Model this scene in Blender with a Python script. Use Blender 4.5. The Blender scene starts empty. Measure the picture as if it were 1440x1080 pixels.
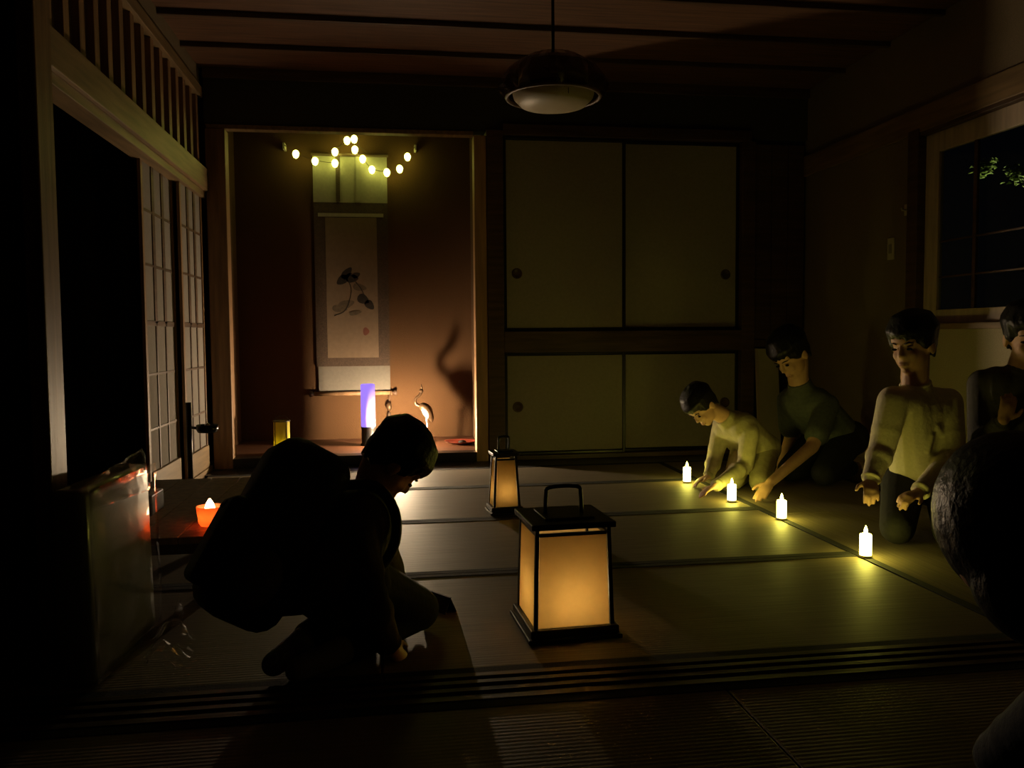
import bpy, bmesh, math, random
import numpy as np
from mathutils import Vector, Matrix
random.seed(7)
SC = bpy.context.scene
COL = SC.collection
# ------------------------------------------------------------------ camera
F = 1180.0; YAW = math.radians(8.3); PITCH = math.radians(3.3); ROLL = math.radians(0.45); CH = 0.8
_f = Vector((math.sin(YAW)*math.cos(PITCH), math.cos(YAW)*math.cos(PITCH), -math.sin(PITCH)))
_r = Vector((math.cos(YAW), -math.sin(YAW), 0)); _u = _r.cross(_f)
_c, _s = math.cos(ROLL), math.sin(ROLL)
_r, _u = _r*_c - _u*_s, _u*_c + _r*_s
CAMP = Vector((0, 0, CH))
cam = bpy.data.cameras.new('camera'); cam.sensor_fit = 'HORIZONTAL'; cam.sensor_width = 36.0
cam.lens = F/1440*36; cam.clip_start = 0.05
camo = bpy.data.objects.new('camera', cam); COL.objects.link(camo)
camo.matrix_world = Matrix(((_r.x, _u.x, -_f.x, 0), (_r.y, _u.y, -_f.y, 0), (_r.z, _u.z, -_f.z, CH), (0, 0, 0, 1)))
SC.camera = camo
# ------------------------------------------------------------------ world + exposure
w = bpy.data.worlds.new('night'); SC.world = w; w.use_nodes = True
w.node_tree.nodes['Background'].inputs[0].default_value = (0.5, 0.6, 1.0, 1)
w.node_tree.nodes['Background'].inputs[1].default_value = 0.0012
vs = SC.view_settings
vs.view_transform = 'Standard'; vs.look = 'None'; vs.exposure = 0.0; vs.gamma = 1.0; vs.use_curve_mapping = False
SC.cycles.use_denoising = True
SC.cycles.max_bounces = 8
# light strengths (lamp builders below read these)
L_CANDLE = 32.0; L_TOKO = 3700.0; L_STRING = 13.0; L_PURPLE = 1.2; L_LANT = 62.0; L_CUP = 32.0; L_YEL = 24.0

def P(x, y, Y=None, z=None, X=None, d=None):
    """photo pixel -> world point on a given plane"""
    v = _f + _r*((x-720)/F) - _u*((y-540)/F)
    if z is not None: t = (z-CH)/v.z
    elif Y is not None: t = Y/v.y
    elif X is not None: t = X/v.x
    else: t = d
    return CAMP + v*t

# ------------------------------------------------------------------ materials
def nt(name):
    m = bpy.data.materials.new(name); m.use_nodes = True
    n = m.node_tree; b = n.nodes['Principled BSDF']
    return m, n, b
def mat(name, col, rough=.6, var=.15, scale=(20, 20, 20), bump=.0, spec=.4, metal=0, emit=None, estr=0, coat=0, detail=4):
    m, n, b = nt(name)
    tc = n.nodes.new('ShaderNodeTexCoord'); mp = n.nodes.new('ShaderNodeMapping')
    mp.inputs['Scale'].default_value = scale
    nz = n.nodes.new('ShaderNodeTexNoise'); nz.inputs['Scale'].default_value = 1; nz.inputs['Detail'].default_value = detail
    n.links.new(tc.outputs['Object'], mp.inputs[0]); n.links.new(mp.outputs[0], nz.inputs[0])
    cr = n.nodes.new('ShaderNodeValToRGB')
    cr.color_ramp.elements[0].position = .3; cr.color_ramp.elements[1].position = .7
    cr.color_ramp.elements[0].color = tuple(c*(1-var) for c in col)+(1,)
    cr.color_ramp.elements[1].color = tuple(min(1, c*(1+var)) for c in col)+(1,)
    n.links.new(nz.outputs[0], cr.inputs[0]); n.links.new(cr.outputs[0], b.inputs['Base Color'])
    b.inputs['Roughness'].default_value = rough; b.inputs['Specular IOR Level'].default_value = spec
    b.inputs['Metallic'].default_value = metal; b.inputs['Coat Weight'].default_value = coat
    if bump:
        bp = n.nodes.new('ShaderNodeBump'); bp.inputs['Strength'].default_value = bump; bp.inputs['Distance'].default_value = .01
        n.links.new(nz.outputs[0], bp.inputs['Height']); n.links.new(bp.outputs[0], b.inputs['Normal'])
    if emit:
        b.inputs['Emission Color'].default_value = emit+(1,); b.inputs['Emission Strength'].default_value = estr
    return m
def paper(name, col, trans=.5, fib=.06):
    m = bpy.data.materials.new(name); m.use_nodes = True; n = m.node_tree
    n.nodes.remove(n.nodes['Principled BSDF'])
    tc = n.nodes.new('ShaderNodeTexCoord'); nz = n.nodes.new('ShaderNodeTexNoise')
    nz.inputs['Scale'].default_value = 45; nz.inputs['Detail'].default_value = 6
    n.links.new(tc.outputs['Object'], nz.inputs[0])
    cr = n.nodes.new('ShaderNodeValToRGB'); cr.color_ramp.elements[0].position = .35; cr.color_ramp.elements[1].position = .65
    cr.color_ramp.elements[0].color = tuple(c*(1-fib) for c in col)+(1,); cr.color_ramp.elements[1].color = col+(1,)
    n.links.new(nz.outputs[0], cr.inputs[0])
    d = n.nodes.new('ShaderNodeBsdfDiffuse'); t = n.nodes.new('ShaderNodeBsdfTranslucent'); mx = n.nodes.new('ShaderNodeMixShader')
    mx.inputs[0].default_value = trans
    n.links.new(cr.outputs[0], d.inputs[0]); n.links.new(cr.outputs[0], t.inputs[0])
    n.links.new(d.outputs[0], mx.inputs[1]); n.links.new(t.outputs[0], mx.inputs[2])
    n.links.new(mx.outputs[0], n.nodes['Material Output'].inputs[0])
    return m
def emitter(name, col, st):
    m, n, b = nt(name)
    b.inputs['Base Color'].default_value = (.7, .65, .5, 1); b.inputs['Roughness'].default_value = .5
    b.inputs['Emission Color'].default_value = col+(1,); b.inputs['Emission Strength'].default_value = st
    return m
def glass(name, rough=.03, col=(1, 1, 1)):
    m, n, b = nt(name)
    b.inputs['Base Color'].default_value = col+(1,); b.inputs['Roughness'].default_value = rough
    b.inputs['Transmission Weight'].default_value = 1; b.inputs['IOR'].default_value = 1.45
    return m
def thin_film(name, mixf=.2, tint=(1, 1, 1)):
    m = bpy.data.materials.new(name); m.use_nodes = True; n = m.node_tree
    n.nodes.remove(n.nodes['Principled BSDF'])
    t = n.nodes.new('ShaderNodeBsdfTransparent'); g = n.nodes.new('ShaderNodeBsdfGlossy'); fr = n.nodes.new('ShaderNodeLayerWeight'); mx = n.nodes.new('ShaderNodeMixShader')
    t.inputs[0].default_value = tint+(1,); g.inputs['Roughness'].default_value = .07; fr.inputs[0].default_value = .5
    pw = n.nodes.new('ShaderNodeMath'); pw.operation = 'POWER'; pw.inputs[1].default_value = 4; ml = n.nodes.new('ShaderNodeMath'); ml.operation = 'MULTIPLY'; ml.inputs[1].default_value = .7
    mt = n.nodes.new('ShaderNodeMath'); mt.operation = 'ADD'; mt.inputs[1].default_value = mixf; mt.use_clamp = True
    n.links.new(fr.outputs['Facing'], pw.inputs[0]); n.links.new(pw.outputs[0], ml.inputs[0]); n.links.new(ml.outputs[0], mt.inputs[0]); n.links.new(mt.outputs[0], mx.inputs[0])
    n.links.new(t.outputs[0], mx.inputs[1]); n.links.new(g.outputs[0], mx.inputs[2]); n.links.new(mx.outputs[0], n.nodes['Material Output'].inputs[0])
    return m
def tatami_mat_material():
    m, n, b = nt('tatami_straw')
    tc = n.nodes.new('ShaderNodeTexCoord')
    def wave(axis, sc, dist):
        wv = n.nodes.new('ShaderNodeTexWave'); wv.bands_direction = axis; wv.inputs['Scale'].default_value = sc
        wv.inputs['Distortion'].default_value = dist; wv.inputs['Detail'].default_value = 1
        n.links.new(tc.outputs['Object'], wv.inputs[0]); return wv
    w1 = wave('Y', 22, .3)
    mp = n.nodes.new('ShaderNodeMapping'); mp.inputs['Scale'].default_value = (4, 90, 4)
    nz = n.nodes.new('ShaderNodeTexNoise'); nz.inputs['Scale'].default_value = 1; nz.inputs['Detail'].default_value = 5
    n.links.new(tc.outputs['Object'], mp.inputs[0]); n.links.new(mp.outputs[0], nz.inputs[0])
    cr = n.nodes.new('ShaderNodeValToRGB')
    cr.color_ramp.elements[0].position = .3; cr.color_ramp.elements[1].position = .72
    cr.color_ramp.elements[0].color = (.165, .13, .084, 1); cr.color_ramp.elements[1].color = (.25, .203, .135, 1)
    n.links.new(nz.outputs[0], cr.inputs[0]); n.links.new(cr.outputs[0], b.inputs['Base Color'])
    ad = n.nodes.new('ShaderNodeMath'); ad.operation = 'ADD'
    n.links.new(w1.outputs['Fac'], ad.inputs[0]); n.links.new(nz.outputs[0], ad.inputs[1])
    bp = n.nodes.new('ShaderNodeBump'); bp.inputs['Strength'].default_value = .12; bp.inputs['Distance'].default_value = .002
    n.links.new(ad.outputs[0], bp.inputs['Height']); n.links.new(bp.outputs[0], b.inputs['Normal'])
    b.inputs['Roughness'].default_value = .58; b.inputs['Specular IOR Level'].default_value = .5
    return m
M = dict(
    wood_dark=mat('dark_wood', (.075, .042, .024), .5, .35, (3, 3, 40), .1),
    wood_darkx=mat('dark_wood_along', (.075, .042, .024), .5, .35, (3, 40, 40), .1),
    wood_mid=mat('brown_wood', (.21, .12, .06), .5, .3, (40, 40, 3), .1),
    wood_midy=mat('brown_wood_beam', (.19, .125, .062), .5, .3, (40, 3, 40), .1),
    wood_post=mat('pale_post_wood', (.42, .25, .13), .45, .2, (40, 40, 3), .08),
    ceil=mat('ceiling_board_wood', (.12, .060, .034), .55, .35, (3, 45, 10), .08),
    lacquer=mat('black_lacquer', (.008, .007, .007), .3, .1, spec=.4),
    lantern_wood=mat('lantern_black_wood', (.012, .009, .008), .38, .2, (30, 30, 30), .05),
    plaster=mat('sand_plaster', (.17, .13, .08), .9, .12, (180, 180, 180), .35),
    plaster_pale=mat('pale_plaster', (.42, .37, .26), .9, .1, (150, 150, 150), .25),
    plaster_dark=mat('dark_plaster', (.05, .042, .028), .95, .12, (180, 180, 180), .3),
    toko=mat('ochre_clay_plaster', (.062, .0262, .0058), .9, .08, (140, 140, 140), .2),
    fusuma=mat('fusuma_paper', (.31, .275, .235), .85, .06, (60, 60, 60), .05),
    shoji=paper('shoji_paper', (.30, .275, .25), .3),
    lpaper=paper('lantern_paper', (.82, .66, .37), .6, .04),
    tatami=tatami_mat_material(),
    heri=mat('tatami_edge_cloth', (.012, .011, .010), .85, .2, (200, 200, 200), .1),
    window_frame=mat('pale_window_wood', (.45, .36, .28), .5, .2, (30, 30, 4), .05),
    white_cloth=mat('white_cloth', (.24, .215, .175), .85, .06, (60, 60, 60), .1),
    lower_cloth=mat('dimmed_white_cloth', (.11, .098, .08), .85, .06, (60, 60, 60), .1),  # lower end of the white scroll cloth, darkened to offset strong lamp light
    brocade=mat('brown_brocade', (.045, .026, .015), .8, .3, (120, 120, 120), .1),
    ink=mat('ink_leaf', (.012, .007, .004), .8, .3, (60, 60, 60)),
    wash=mat('ink_wash', (.065, .045, .025), .8, .3, (40, 40, 40)),
    painting=mat('painting_silk', (.125, .085, .052), .8, .08, (30, 30, 30)),
    seal=mat('red_seal', (.09, .025, .014), .8, .1),
    skin=mat('skin', (.60, .36, .24), .5, .06, (40, 40, 40), .03),
    hair=mat('black_hair', (.006, .005, .005), .45, .3, (90, 90, 90), .3, spec=.35),
    eye=mat('dark_eye', (.01, .008, .006), .2, .1), lip=mat('lip', (.42, .17, .13), .5, .1),
    sweat=mat('cream_sweatshirt', (.72, .66, .46), .9, .05, (90, 90, 90), .25),
    yellow=mat('yellow_tunic', (.46, .42, .24), .9, .12, (40, 40, 40), .3),
    dark_tee=mat('slate_tee', (.10, .115, .11), .9, .15, (60, 60, 60), .2),
    black_cloth=mat('black_cloth', (.012, .012, .013), .9, .2, (60, 60, 60), .2),
    olive=mat('olive_shirt', (.075, .065, .04), .9, .15, (60, 60, 60), .2),
    navy=mat('navy_cloth', (.012, .014, .03), .9, .15, (60, 60, 60), .2),
    grey_cloth=mat('grey_cloth', (.09, .085, .075), .9, .15, (60, 60, 60), .2),
    sock=mat('grey_sock', (.30, .29, .25), .9, .1, (120, 120, 120), .2),
    bag=mat('black_nylon', (.010, .010, .010), .65, .2, (150, 150, 150), .15),
    black_metal=mat('black_metal', (.010, .010, .010), .25, .1, metal=.3),
    steel=mat('steel', (.5, .5, .5), .25, .05, metal=1),
    bronze=mat('dark_bronze', (.07, .04, .02), .4, .3, (60, 60, 60), .1, metal=.5),
    white_feather=mat('white_glaze', (.75, .70, .60), .4, .05),
    plastic_shade=mat('cream_shade', (.30, .25, .16), .5, .06, (10, 10, 60), .05),
    shade_frame=mat('shade_frame', (.10, .06, .035), .5, .2),
    pale_plastic=mat('pale_plastic', (.45, .40, .32), .5, .05),
    case=mat('olive_grey_board', (.20, .19, .14), .35, .15, (10, 10, 10), .05, coat=.6),
    card=mat('dark_card', (.02, .012, .009), .6, .2), 
    film=thin_film('clear_film', .03), glass=thin_film('window_glass', .03, (.85, .9, .85)),
    clear=glass('clear_glass'),
    leaf=mat('leaf', (.22, .30, .06), .6, .3, (10, 10, 10)),
    led=emitter('led_candle_glow', (1.0, .87, .12), L_CANDLE),
    led_tip=emitter('led_flame_glow', (1.0, .89, .16), L_CANDLE),
    toko_led=emitter('toko_lamp_glow', (1.0, .74, .45), L_TOKO),
    string=emitter('string_bulb_glow', (.88, .92, .15), L_STRING),
    purple=emitter('purple_glow', (.30, .18, 1.0), L_PURPLE),
    lant_bulb=emitter('lantern_bulb_glow', (1.0, .76, .42), L_LANT),
    cup_bulb=emitter('cup_flame_glow', (1.0, .50, .22), L_CUP),
    yel_bulb=emitter('jar_bulb_glow', (1.0, .88, .10), L_YEL),
    jar_paper=paper('yellow_jar_paper', (.75, .66, .16), .6),
    red_paper=paper('orange_cup_paper', (.85, .35, .16), .6),
)

# ------------------------------------------------------------------ geometry helpers
def link(o, parent=None):
    COL.objects.link(o)
    if parent: o.parent = parent
    return o
def obj(name, bm, m, parent=None, smooth=False):
    me = bpy.data.meshes.new(name); bm.normal_update(); bm.to_mesh(me); bm.free()
    if smooth:
        for p in me.polygons: p.use_smooth = True
    me.materials.append(M[m] if isinstance(m, str) else m)
    o = bpy.data.objects.new(name, me); link(o, parent)
    return o
def tag(o, label=None, cat=None, group=None, kind=None):
    if label: o['label'] = label
    if cat: o['category'] = cat
    if group: o['group'] = group
    if kind: o['kind'] = kind
    return o
def thing(name, loc=(0, 0, 0), rz=0, **k):
    o = bpy.data.objects.new(name, None); o.empty_display_size = .1
    o.location = loc; o.rotation_euler = (0, 0, rz); link(o); return tag(o, **k)
def BM(): return bmesh.new()
def box(bm, x0, x1, y0, y1, z0, z1, bev=0):
    r = bmesh.ops.create_cube(bm, size=1)
    for v in r['verts']:
        v.co = Vector(((x0+x1)/2+v.co.x*(x1-x0), (y0+y1)/2+v.co.y*(y1-y0), (z0+z1)/2+v.co.z*(z1-z0)))
    if bev:
        es = list({e for v in r['verts'] for e in v.link_edges})
        bmesh.ops.bevel(bm, geom=es, offset=bev, segments=2, affect='EDGES', profile=.5)
    return bm
def B(name, m, parent, *a, bev=.003): return obj(name, box(BM(), *a, bev=bev), m, parent)
def lathe(bm, prof, c=(0, 0, 0), n=32, cap=True):
    rings = []
    for r, z in prof:
        rings.append([bm.verts.new((c[0]+r*math.cos(2*math.pi*i/n), c[1]+r*math.sin(2*math.pi*i/n), c[2]+z)) for i in range(n)])
    for a, b in zip(rings, rings[1:]):
        for i in range(n): bm.faces.new((a[i], a[(i+1) % n], b[(i+1) % n], b[i]))
    if cap:
        bm.faces.new(rings[0][::-1]); bm.faces.new(rings[-1])
    return bm
def tube(bm, pts, r, n=8, closed=False):
    pts = [Vector(p) for p in pts]; rad = r if isinstance(r, (list, tuple)) else [r]*len(pts)
    N = len(pts); prev = None; rings = []
    for i, p in enumerate(pts):
        if closed: t = pts[(i+1) % N]-pts[i-1]
        else: t = pts[min(i+1, N-1)]-pts[max(i-1, 0)]
        t.normalize()
        if prev is None:
            a = Vector((0, 0, 1)) if abs(t.z) < .9 else Vector((1, 0, 0))
            nv = t.cross(a).normalized()
        else:
            nv = (prev - t*prev.dot(t)).normalized()
        prev = nv; bv = t.cross(nv)
        rings.append([bm.verts.new(p+(nv*math.cos(2*math.pi*k/n)+bv*math.sin(2*math.pi*k/n))*rad[i]) for k in range(n)])
    prs = list(zip(rings, rings[1:])) + ([(rings[-1], rings[0])] if closed else [])
    for a, b in prs:
        for k in range(n): bm.faces.new((a[k], a[(k+1) % n], b[(k+1) % n], b[k]))
    if not closed:
        bm.faces.new(rings[0][::-1]); bm.faces.new(rings[-1])
    return bm
def smooth_path(pts, k=6):
    pts = [Vector(p) for p in pts]; out = []
    for i in range(len(pts)-1):
        p0, p1, p2, p3 = pts[max(i-1, 0)], pts[i], pts[i+1], pts[min(i+2, len(pts)-1)]
        for j in range(k):
            t = j/k
            out.append(.5*((2*p1)+(p2-p0)*t+(2*p0-5*p1+4*p2-p3)*t*t+(3*p1-p0-3*p2+p3)*t**3))
    return out+[pts[-1]]
def hexa(bm, b, t):
    """box from 4 bottom and 4 top corners"""
    v = [bm.verts.new(p) for p in list(b)+list(t)]
    for f in ((3, 2, 1, 0), (4, 5, 6, 7), (0, 1, 5, 4), (1, 2, 6, 5), (2, 3, 7, 6), (3, 0, 4, 7)): bm.faces.new([v[i] for i in f])
    return bm
def sphere(bm, c, r, m=None, seg=16):
    mt = Matrix.Translation(c) @ (m.to_4x4() if m else Matrix()) @ Matrix.Diagonal((*(r if isinstance(r, tuple) else (r, r, r)), 1))
    bmesh.ops.create_uvsphere(bm, u_segments=seg, v_segments=max(6, seg*2//3), radius=1, matrix=mt); return bm

# ================================================================== THE ROOM
D = 5.29; XL = -1.07; XR = 2.76; ZC = 2.40; YB = 6.15; ZT = .065; YN = -1.6
TX0, TX1 = -.95, .54
# floor ------------------------------------------------------------
fl = obj('floor', box(BM(), XL-1.6, XR+.1, YN, D, -.12, -.056), 'wood_darkx'); tag(fl, kind='structure')
def mats():
    cache = {}
    def mat_at(x0, x1, y0, y1):
        rot = (y1-y0) > (x1-x0)
        L, W = (y1-y0, x1-x0) if rot else (x1-x0, y1-y0)
        key = (round(L, 3), round(W, 3))
        if key not in cache:
            a = BM(); box(a, -L/2+.0015, L/2-.0015, -W/2+.0015, W/2-.0015, -.055, 0, bev=.004)
            me = bpy.data.meshes.new('tatami_mat'); a.to_mesh(me); a.free(); me.materials.append(M['tatami'])
            hs = []
            for s in (-1, 1):
                h = BM(); e = s*(W/2-.0022); i = s*(W/2-.034)
                box(h, -L/2+.0015, L/2-.0015, min(e, i), max(e, i), -.004, .0018)
                mh = bpy.data.meshes.new('border'); h.to_mesh(mh); h.free(); mh.materials.append(M['heri']); hs.append(mh)
            cache[key] = (me, hs)
        me, hs = cache[key]
        o = bpy.data.objects.new('tatami_mat', me); link(o, fl); o.location = ((x0+x1)/2, (y0+y1)/2, 0)
        if rot: o.rotation_euler.z = math.pi/2
        for mh in hs: link(bpy.data.objects.new('border', mh), o)
    rows = [(1.94, 2.79), (2.79, 3.61), (3.61, 4.40), (4.40, 5.03)]
    for a, b in rows:
        mat_at(XL+.02, -.03, a, b); mat_at(-.03, 1.65, a, b)
    mat_at(1.65, 2.48, 1.94, 3.48); mat_at(1.65, 2.48, 3.48, 5.03)
    for k in range(4):
        b = 1.79-.85*k
        for x0 in (-2.6, -.93, .74): mat_at(x0, x0+1.67, b-.85, b)
mats()
B('floor_board', 'wood_midy', fl, 2.483, XR, 1.94, D, -.05, .0)
B('floor_board', 'lacquer', fl, XL, 2.483, 5.033, D, -.05, .004)
sh = BM()
box(sh, XL-.2, XR, 1.792, 1.938, -.05, -.004)
for y0, y1 in ((1.792, 1.815), (1.838, 1.856), (1.879, 1.897), (1.917, 1.938)): box(sh, XL-.2, XR, y0, y1, -.004, .004)
tag(obj('trim_1', sh, 'wood_darkx'), kind='structure')            # grooved sill between the two rooms
# ceiling ------------------------------------------------------------
ce = obj('ceiling', box(BM(), XL-1.7, XR+.1, YN, D, ZC+.02, ZC+.05), 'wood_darkx'); tag(ce, kind='structure')
y = YN; k = 0
while y < D-.01:
    y1 = min(y+.46, D)
    B('ceiling_board', 'ceil', ce, XL-1.6, XR, y+.003, y1-.003, ZC, ZC+.016+.003*(k % 2)); y = y1; k += 1
    if y < D-.1: B('batten', 'wood_darkx', ce, XL-1.6, XR, y-.013, y+.013, ZC-.028, ZC)
# back wall ----------------------------------------------------------
wb = obj('wall_back', box(BM(), XL, XR, D, D+.1, 2.075, ZC), 'plaster_dark'); tag(wb, kind='structure')
def S(name, m, *a, parent=None, bev=.004):
    o = B(name, m, parent, *a, bev=bev)
    return o if parent else tag(o, kind='structure')
B('wall_edge', 'wood_darkx', wb, XL, XR, D-.03, D, ZC-.06, ZC)
S('trim_2', 'wood_midy', TX0-.11, TX1, D-.012, D+.06, 2.045, 2.072)                     # lintel of the alcove
S('trim_3', 'wood_mid', XL+.005, TX0, D-.02, D+.09, 0, 2.045)                          # left alcove post
S('trim_4', 'wood_post', TX1, .618, D-.02, D+.09, 0, 2.045)                             # slim pale post
S('trim_5', 'wood_dark', .618, .722, D-.03, D+.12, 0, 2.08)                             # dark main pillar
S('trim_6', 'lacquer', TX0, TX1, D-.03, D+.08, 0, ZT)                                   # black step of the alcove
M['toko_floor'] = mat('alcove_floor_wood', (.085, .032, .014), .45, .25, (3, 40, 40), .05)
tf = S('trim_7', 'toko_floor', TX0-.14, .62, D+.08, YB, ZT-.03, ZT-.002, bev=0)
S('wall_alcove_back', 'toko', TX0-.14, .66, YB, YB+.06, ZT-.04, ZC, bev=0)
S('wall_alcove_left', 'toko', TX0-.16, TX0-.10, D+.09, YB, 0, ZC, bev=0)
S('wall_alcove_right', 'toko', .60, .66, D+.12, YB, 0, ZC, bev=0)
S('ceiling_alcove', 'wood_darkx', TX0-.16, .66, D+.1, YB+.05, ZC, ZC+.03, bev=0)
# closet -------------------------------------------------------------
cw = obj('wall_closet', box(BM(), .722, 2.36, D+.12, D+.16, 0, 2.1), 'plaster_dark'); tag(cw, kind='structure')
B('head_rail', 'wood_darkx', cw, .722, 2.36, D-.03, D+.1, 2.052, 2.12)
B('mid_rail', 'wood_darkx', cw, .722, 2.30, D-.03, D+.1, .692, .826)
B('sill_rail', 'wood_darkx', cw, .722, 2.36, D-.03, D+.1, .005, .034)
B('end_post', 'wood_dark', cw, 2.30, 2.39, D-.03, D+.1, 0, 2.052)
def fusuma(n, x0, x1, z0, z1, y, hx):
    d = thing('door_%d' % n, kind='structure'); t = .022
    B('panel', 'fusuma', d, x0+t, x1-t, y+.006, y+.016, z0+t, z1-t, bev=.001)
    B('stile', 'lacquer', d, x0, x0+t, y, y+.02, z0, z1); B('stile', 'lacquer', d, x1-t, x1, y, y+.02, z0, z1)
    B('rail', 'lacquer', d, x0+t, x1-t, y, y+.02, z0, z0+t*.8); B('rail', 'lacquer', d, x0+t, x1-t, y, y+.02, z1-t*.8, z1)
    zc = z0+(z1-z0)*(.30 if z1 > 1.5 else .47)
    h = BM(); lathe(h, [(.004, .0), (.022, .0), (.0235, -.003), (.031, -.004), (.034, -.001), (.034, .004), (.004, .004)], n=24)
    bmesh.ops.rotate(h, verts=h.verts, matrix=Matrix.Rotation(math.pi/2, 3, 'X'))
    bmesh.ops.scale(h, verts=h.verts, vec=(1, -1, 1)); bmesh.ops.translate(h, verts=h.verts, vec=(hx, y+.004, zc))
    obj('handle', h, 'wood_dark', d, smooth=True)
fusuma(1, .722, 1.520, .826, 2.05, D+.0, .81); fusuma(2, 1.505, 2.302, .826, 2.05, D+.028, 2.21)
fusuma(3, .722, 1.520, .034, .692, D+.0, .81); fusuma(4, 1.505, 2.302, .034, .692, D+.028, 2.21)
# dark doorway strip at the right end of the back wall
wr_ = obj('wall_corner', box(BM(), 2.39, XR, D+.03, D+.08, 0, 2.1), 'plaster_dark'); tag(wr_, kind='structure')
d7 = thing('door_7', kind='structure')
for i in range(3): B('plank', 'wood_dark', d7, 2.40+i*.115, 2.40+i*.115+.112, D+.0, D+.03, .76, 2.04)
B('rail', 'wood_darkx', d7, 2.392, XR-.01, D-.015, D+.03, .71, .76)
# left wall: beam, transom, paper doors --------------------------------
wl = obj('wall_left', box(BM(), XL-.12, XL-.02, 1.9, D, 2.26, ZC), 'plaster'); tag(wl, kind='structure')
B('lintel_beam', 'wood_midy', wl, XL-.07, XL+.02, 1.9, D-.02, 1.672, 1.80)
B('lintel_groove', 'wood_midy', wl, XL-.09, XL+.0, 1.9, D-.02, 1.63, 1.672)
B('top_beam', 'wood_midy', wl, XL-.08, XL+.0, 1.9, D-.02, 2.22, 2.28)
B('sill_beam', 'wood_midy', wl, XL-.13, XL+.0, 1.94, D-.02, -.02, .03)
yy = 2.2
while yy < D-.1:
    B('transom_slat', 'wood_mid', wl, XL-.05, XL-.02, yy, yy+.055, 1.80, 2.22, bev=.002); yy += .157
B('transom_back', 'wood_dark', wl, XL-.11, XL-.09, 1.95, D-.02, 1.80, 2.22)
def shoji(n, y0, y1, x):
    d = thing('door_%d' % n, kind='structure'); z0, z1 = .032, 1.672; st = .032
    B('stile', 'wood_mid', d, x-.015, x+.002, y0, y0+st, z0, z1); B('stile', 'wood_mid', d, x-.015, x+.002, y1-st, y1, z0, z1)
    B('rail', 'wood_midy', d, x-.014, x+.014, y0+st, y1-st, z1-.04, z1)
    B('kick_board', 'wood_midy', d, x-.012, x+.012, y0+st, y1-st, z0, z0+.13)
    B('paper', 'shoji', d, x-.009, x-.006, y0+st, y1-st, z0+.13, z1-.04, bev=0)
    nb = 2
    for i in range(1, nb+1):
        yc = y0+st+(y1-y0-2*st)*i/(nb+1)
        for za, zb, hw in ((z0+.13, .872, .010), (.872, z1-.04, .022)):
            B('lattice_bar', 'wood_dark', d, x-.006, x-.001, yc-hw, yc+hw, za, zb, bev=.001)
    for z in (.363, .627, 1.15, 1.407):
        B('lattice_bar', 'wood_dark', d, x-.006, x-.002, y0+st, y1-st, z-.006, z+.006, bev=.001)
    B('mid_bar', 'wood_dark', d, x-.006, x-.001, y0+st, y1-st, .86, .885, bev=.001)
shoji(5, 4.13, 4.72, XL-.055); shoji(6, 4.70, 5.24, XL-.018)
# dark veranda beyond the open paper doors
S('wall_veranda', 'plaster_dark', XL-1.6, XL-1.5, YN, D+.6, -.1, ZC, bev=0)
S('floor_veranda', 'wood_dark', XL-1.5, XL-.13, 1.9, D+.6, -.1, -.03, bev=0)
S('wall_veranda_end', 'plaster_dark', XL-1.5, XL-.1, D+.55, D+.6, -.1, ZC, bev=0)
# pillar of the near partition and the near room
S('trim_8', 'wood_mid', -.818, -.778, 2.06, 2.16, .0, ZC)
wn = S('wall_near_left', 'plaster_dark', XL-1.55, -.818, 2.075, 2.15, -.05, ZC, bev=0)
S('wall_front', 'plaster_dark', XL-1.7, XR+.1, YN-.1, YN, -.1, ZC, bev=0)
S('trim_9', 'wood_darkx', XL-.1, XR, 1.80, 1.93, 1.80, 1.88)
S('wall_partition', 'plaster_dark', XL-.1, XR, 1.84, 1.89, 1.88, ZC, bev=0)
# right wall with the window -------------------------------------------
wy0, wy1, wz0, wz1 = 2.35, 4.06, .845, 1.815
wr = obj('wall_right', box(BM(), XR, XR+.1, wy1+.09, D+.08, 0, ZC), 'plaster'); tag(wr, kind='structure')
S('wall_right_upper', 'plaster', XR, XR+.1, YN, wy1+.09, wz1+.04, ZC, bev=0)
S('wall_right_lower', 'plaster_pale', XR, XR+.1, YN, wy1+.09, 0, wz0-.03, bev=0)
S('wall_right_near', 'plaster', XR, XR+.1, YN, wy0-.09, wz0-.03, wz1+.04, bev=0)
S('trim_10', 'wood_midy', XR-.025, XR, YN, D, 1.835, 1.965)
S('baseboard_right', 'wood_midy', XR-.015, XR, 1.94, D, 0, .06)
wn1 = thing('window_1', kind='structure')
B('outer_frame', 'wood_dark', wn1, XR-.03, XR+.1, wy1, wy1+.09, wz0, wz1+.04); B('outer_frame', 'wood_dark', wn1, XR-.03, XR+.1, wy0-.09, wy0, wz0, wz1+.04)
B('outer_frame', 'wood_dark', wn1, XR-.02, XR+.1, wy0, wy1, wz1, wz1+.04); B('sill', 'wood_midy', wn1, XR-.04, XR+.1, wy0-.09, wy1+.09, wz0-.03, wz0)
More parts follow.
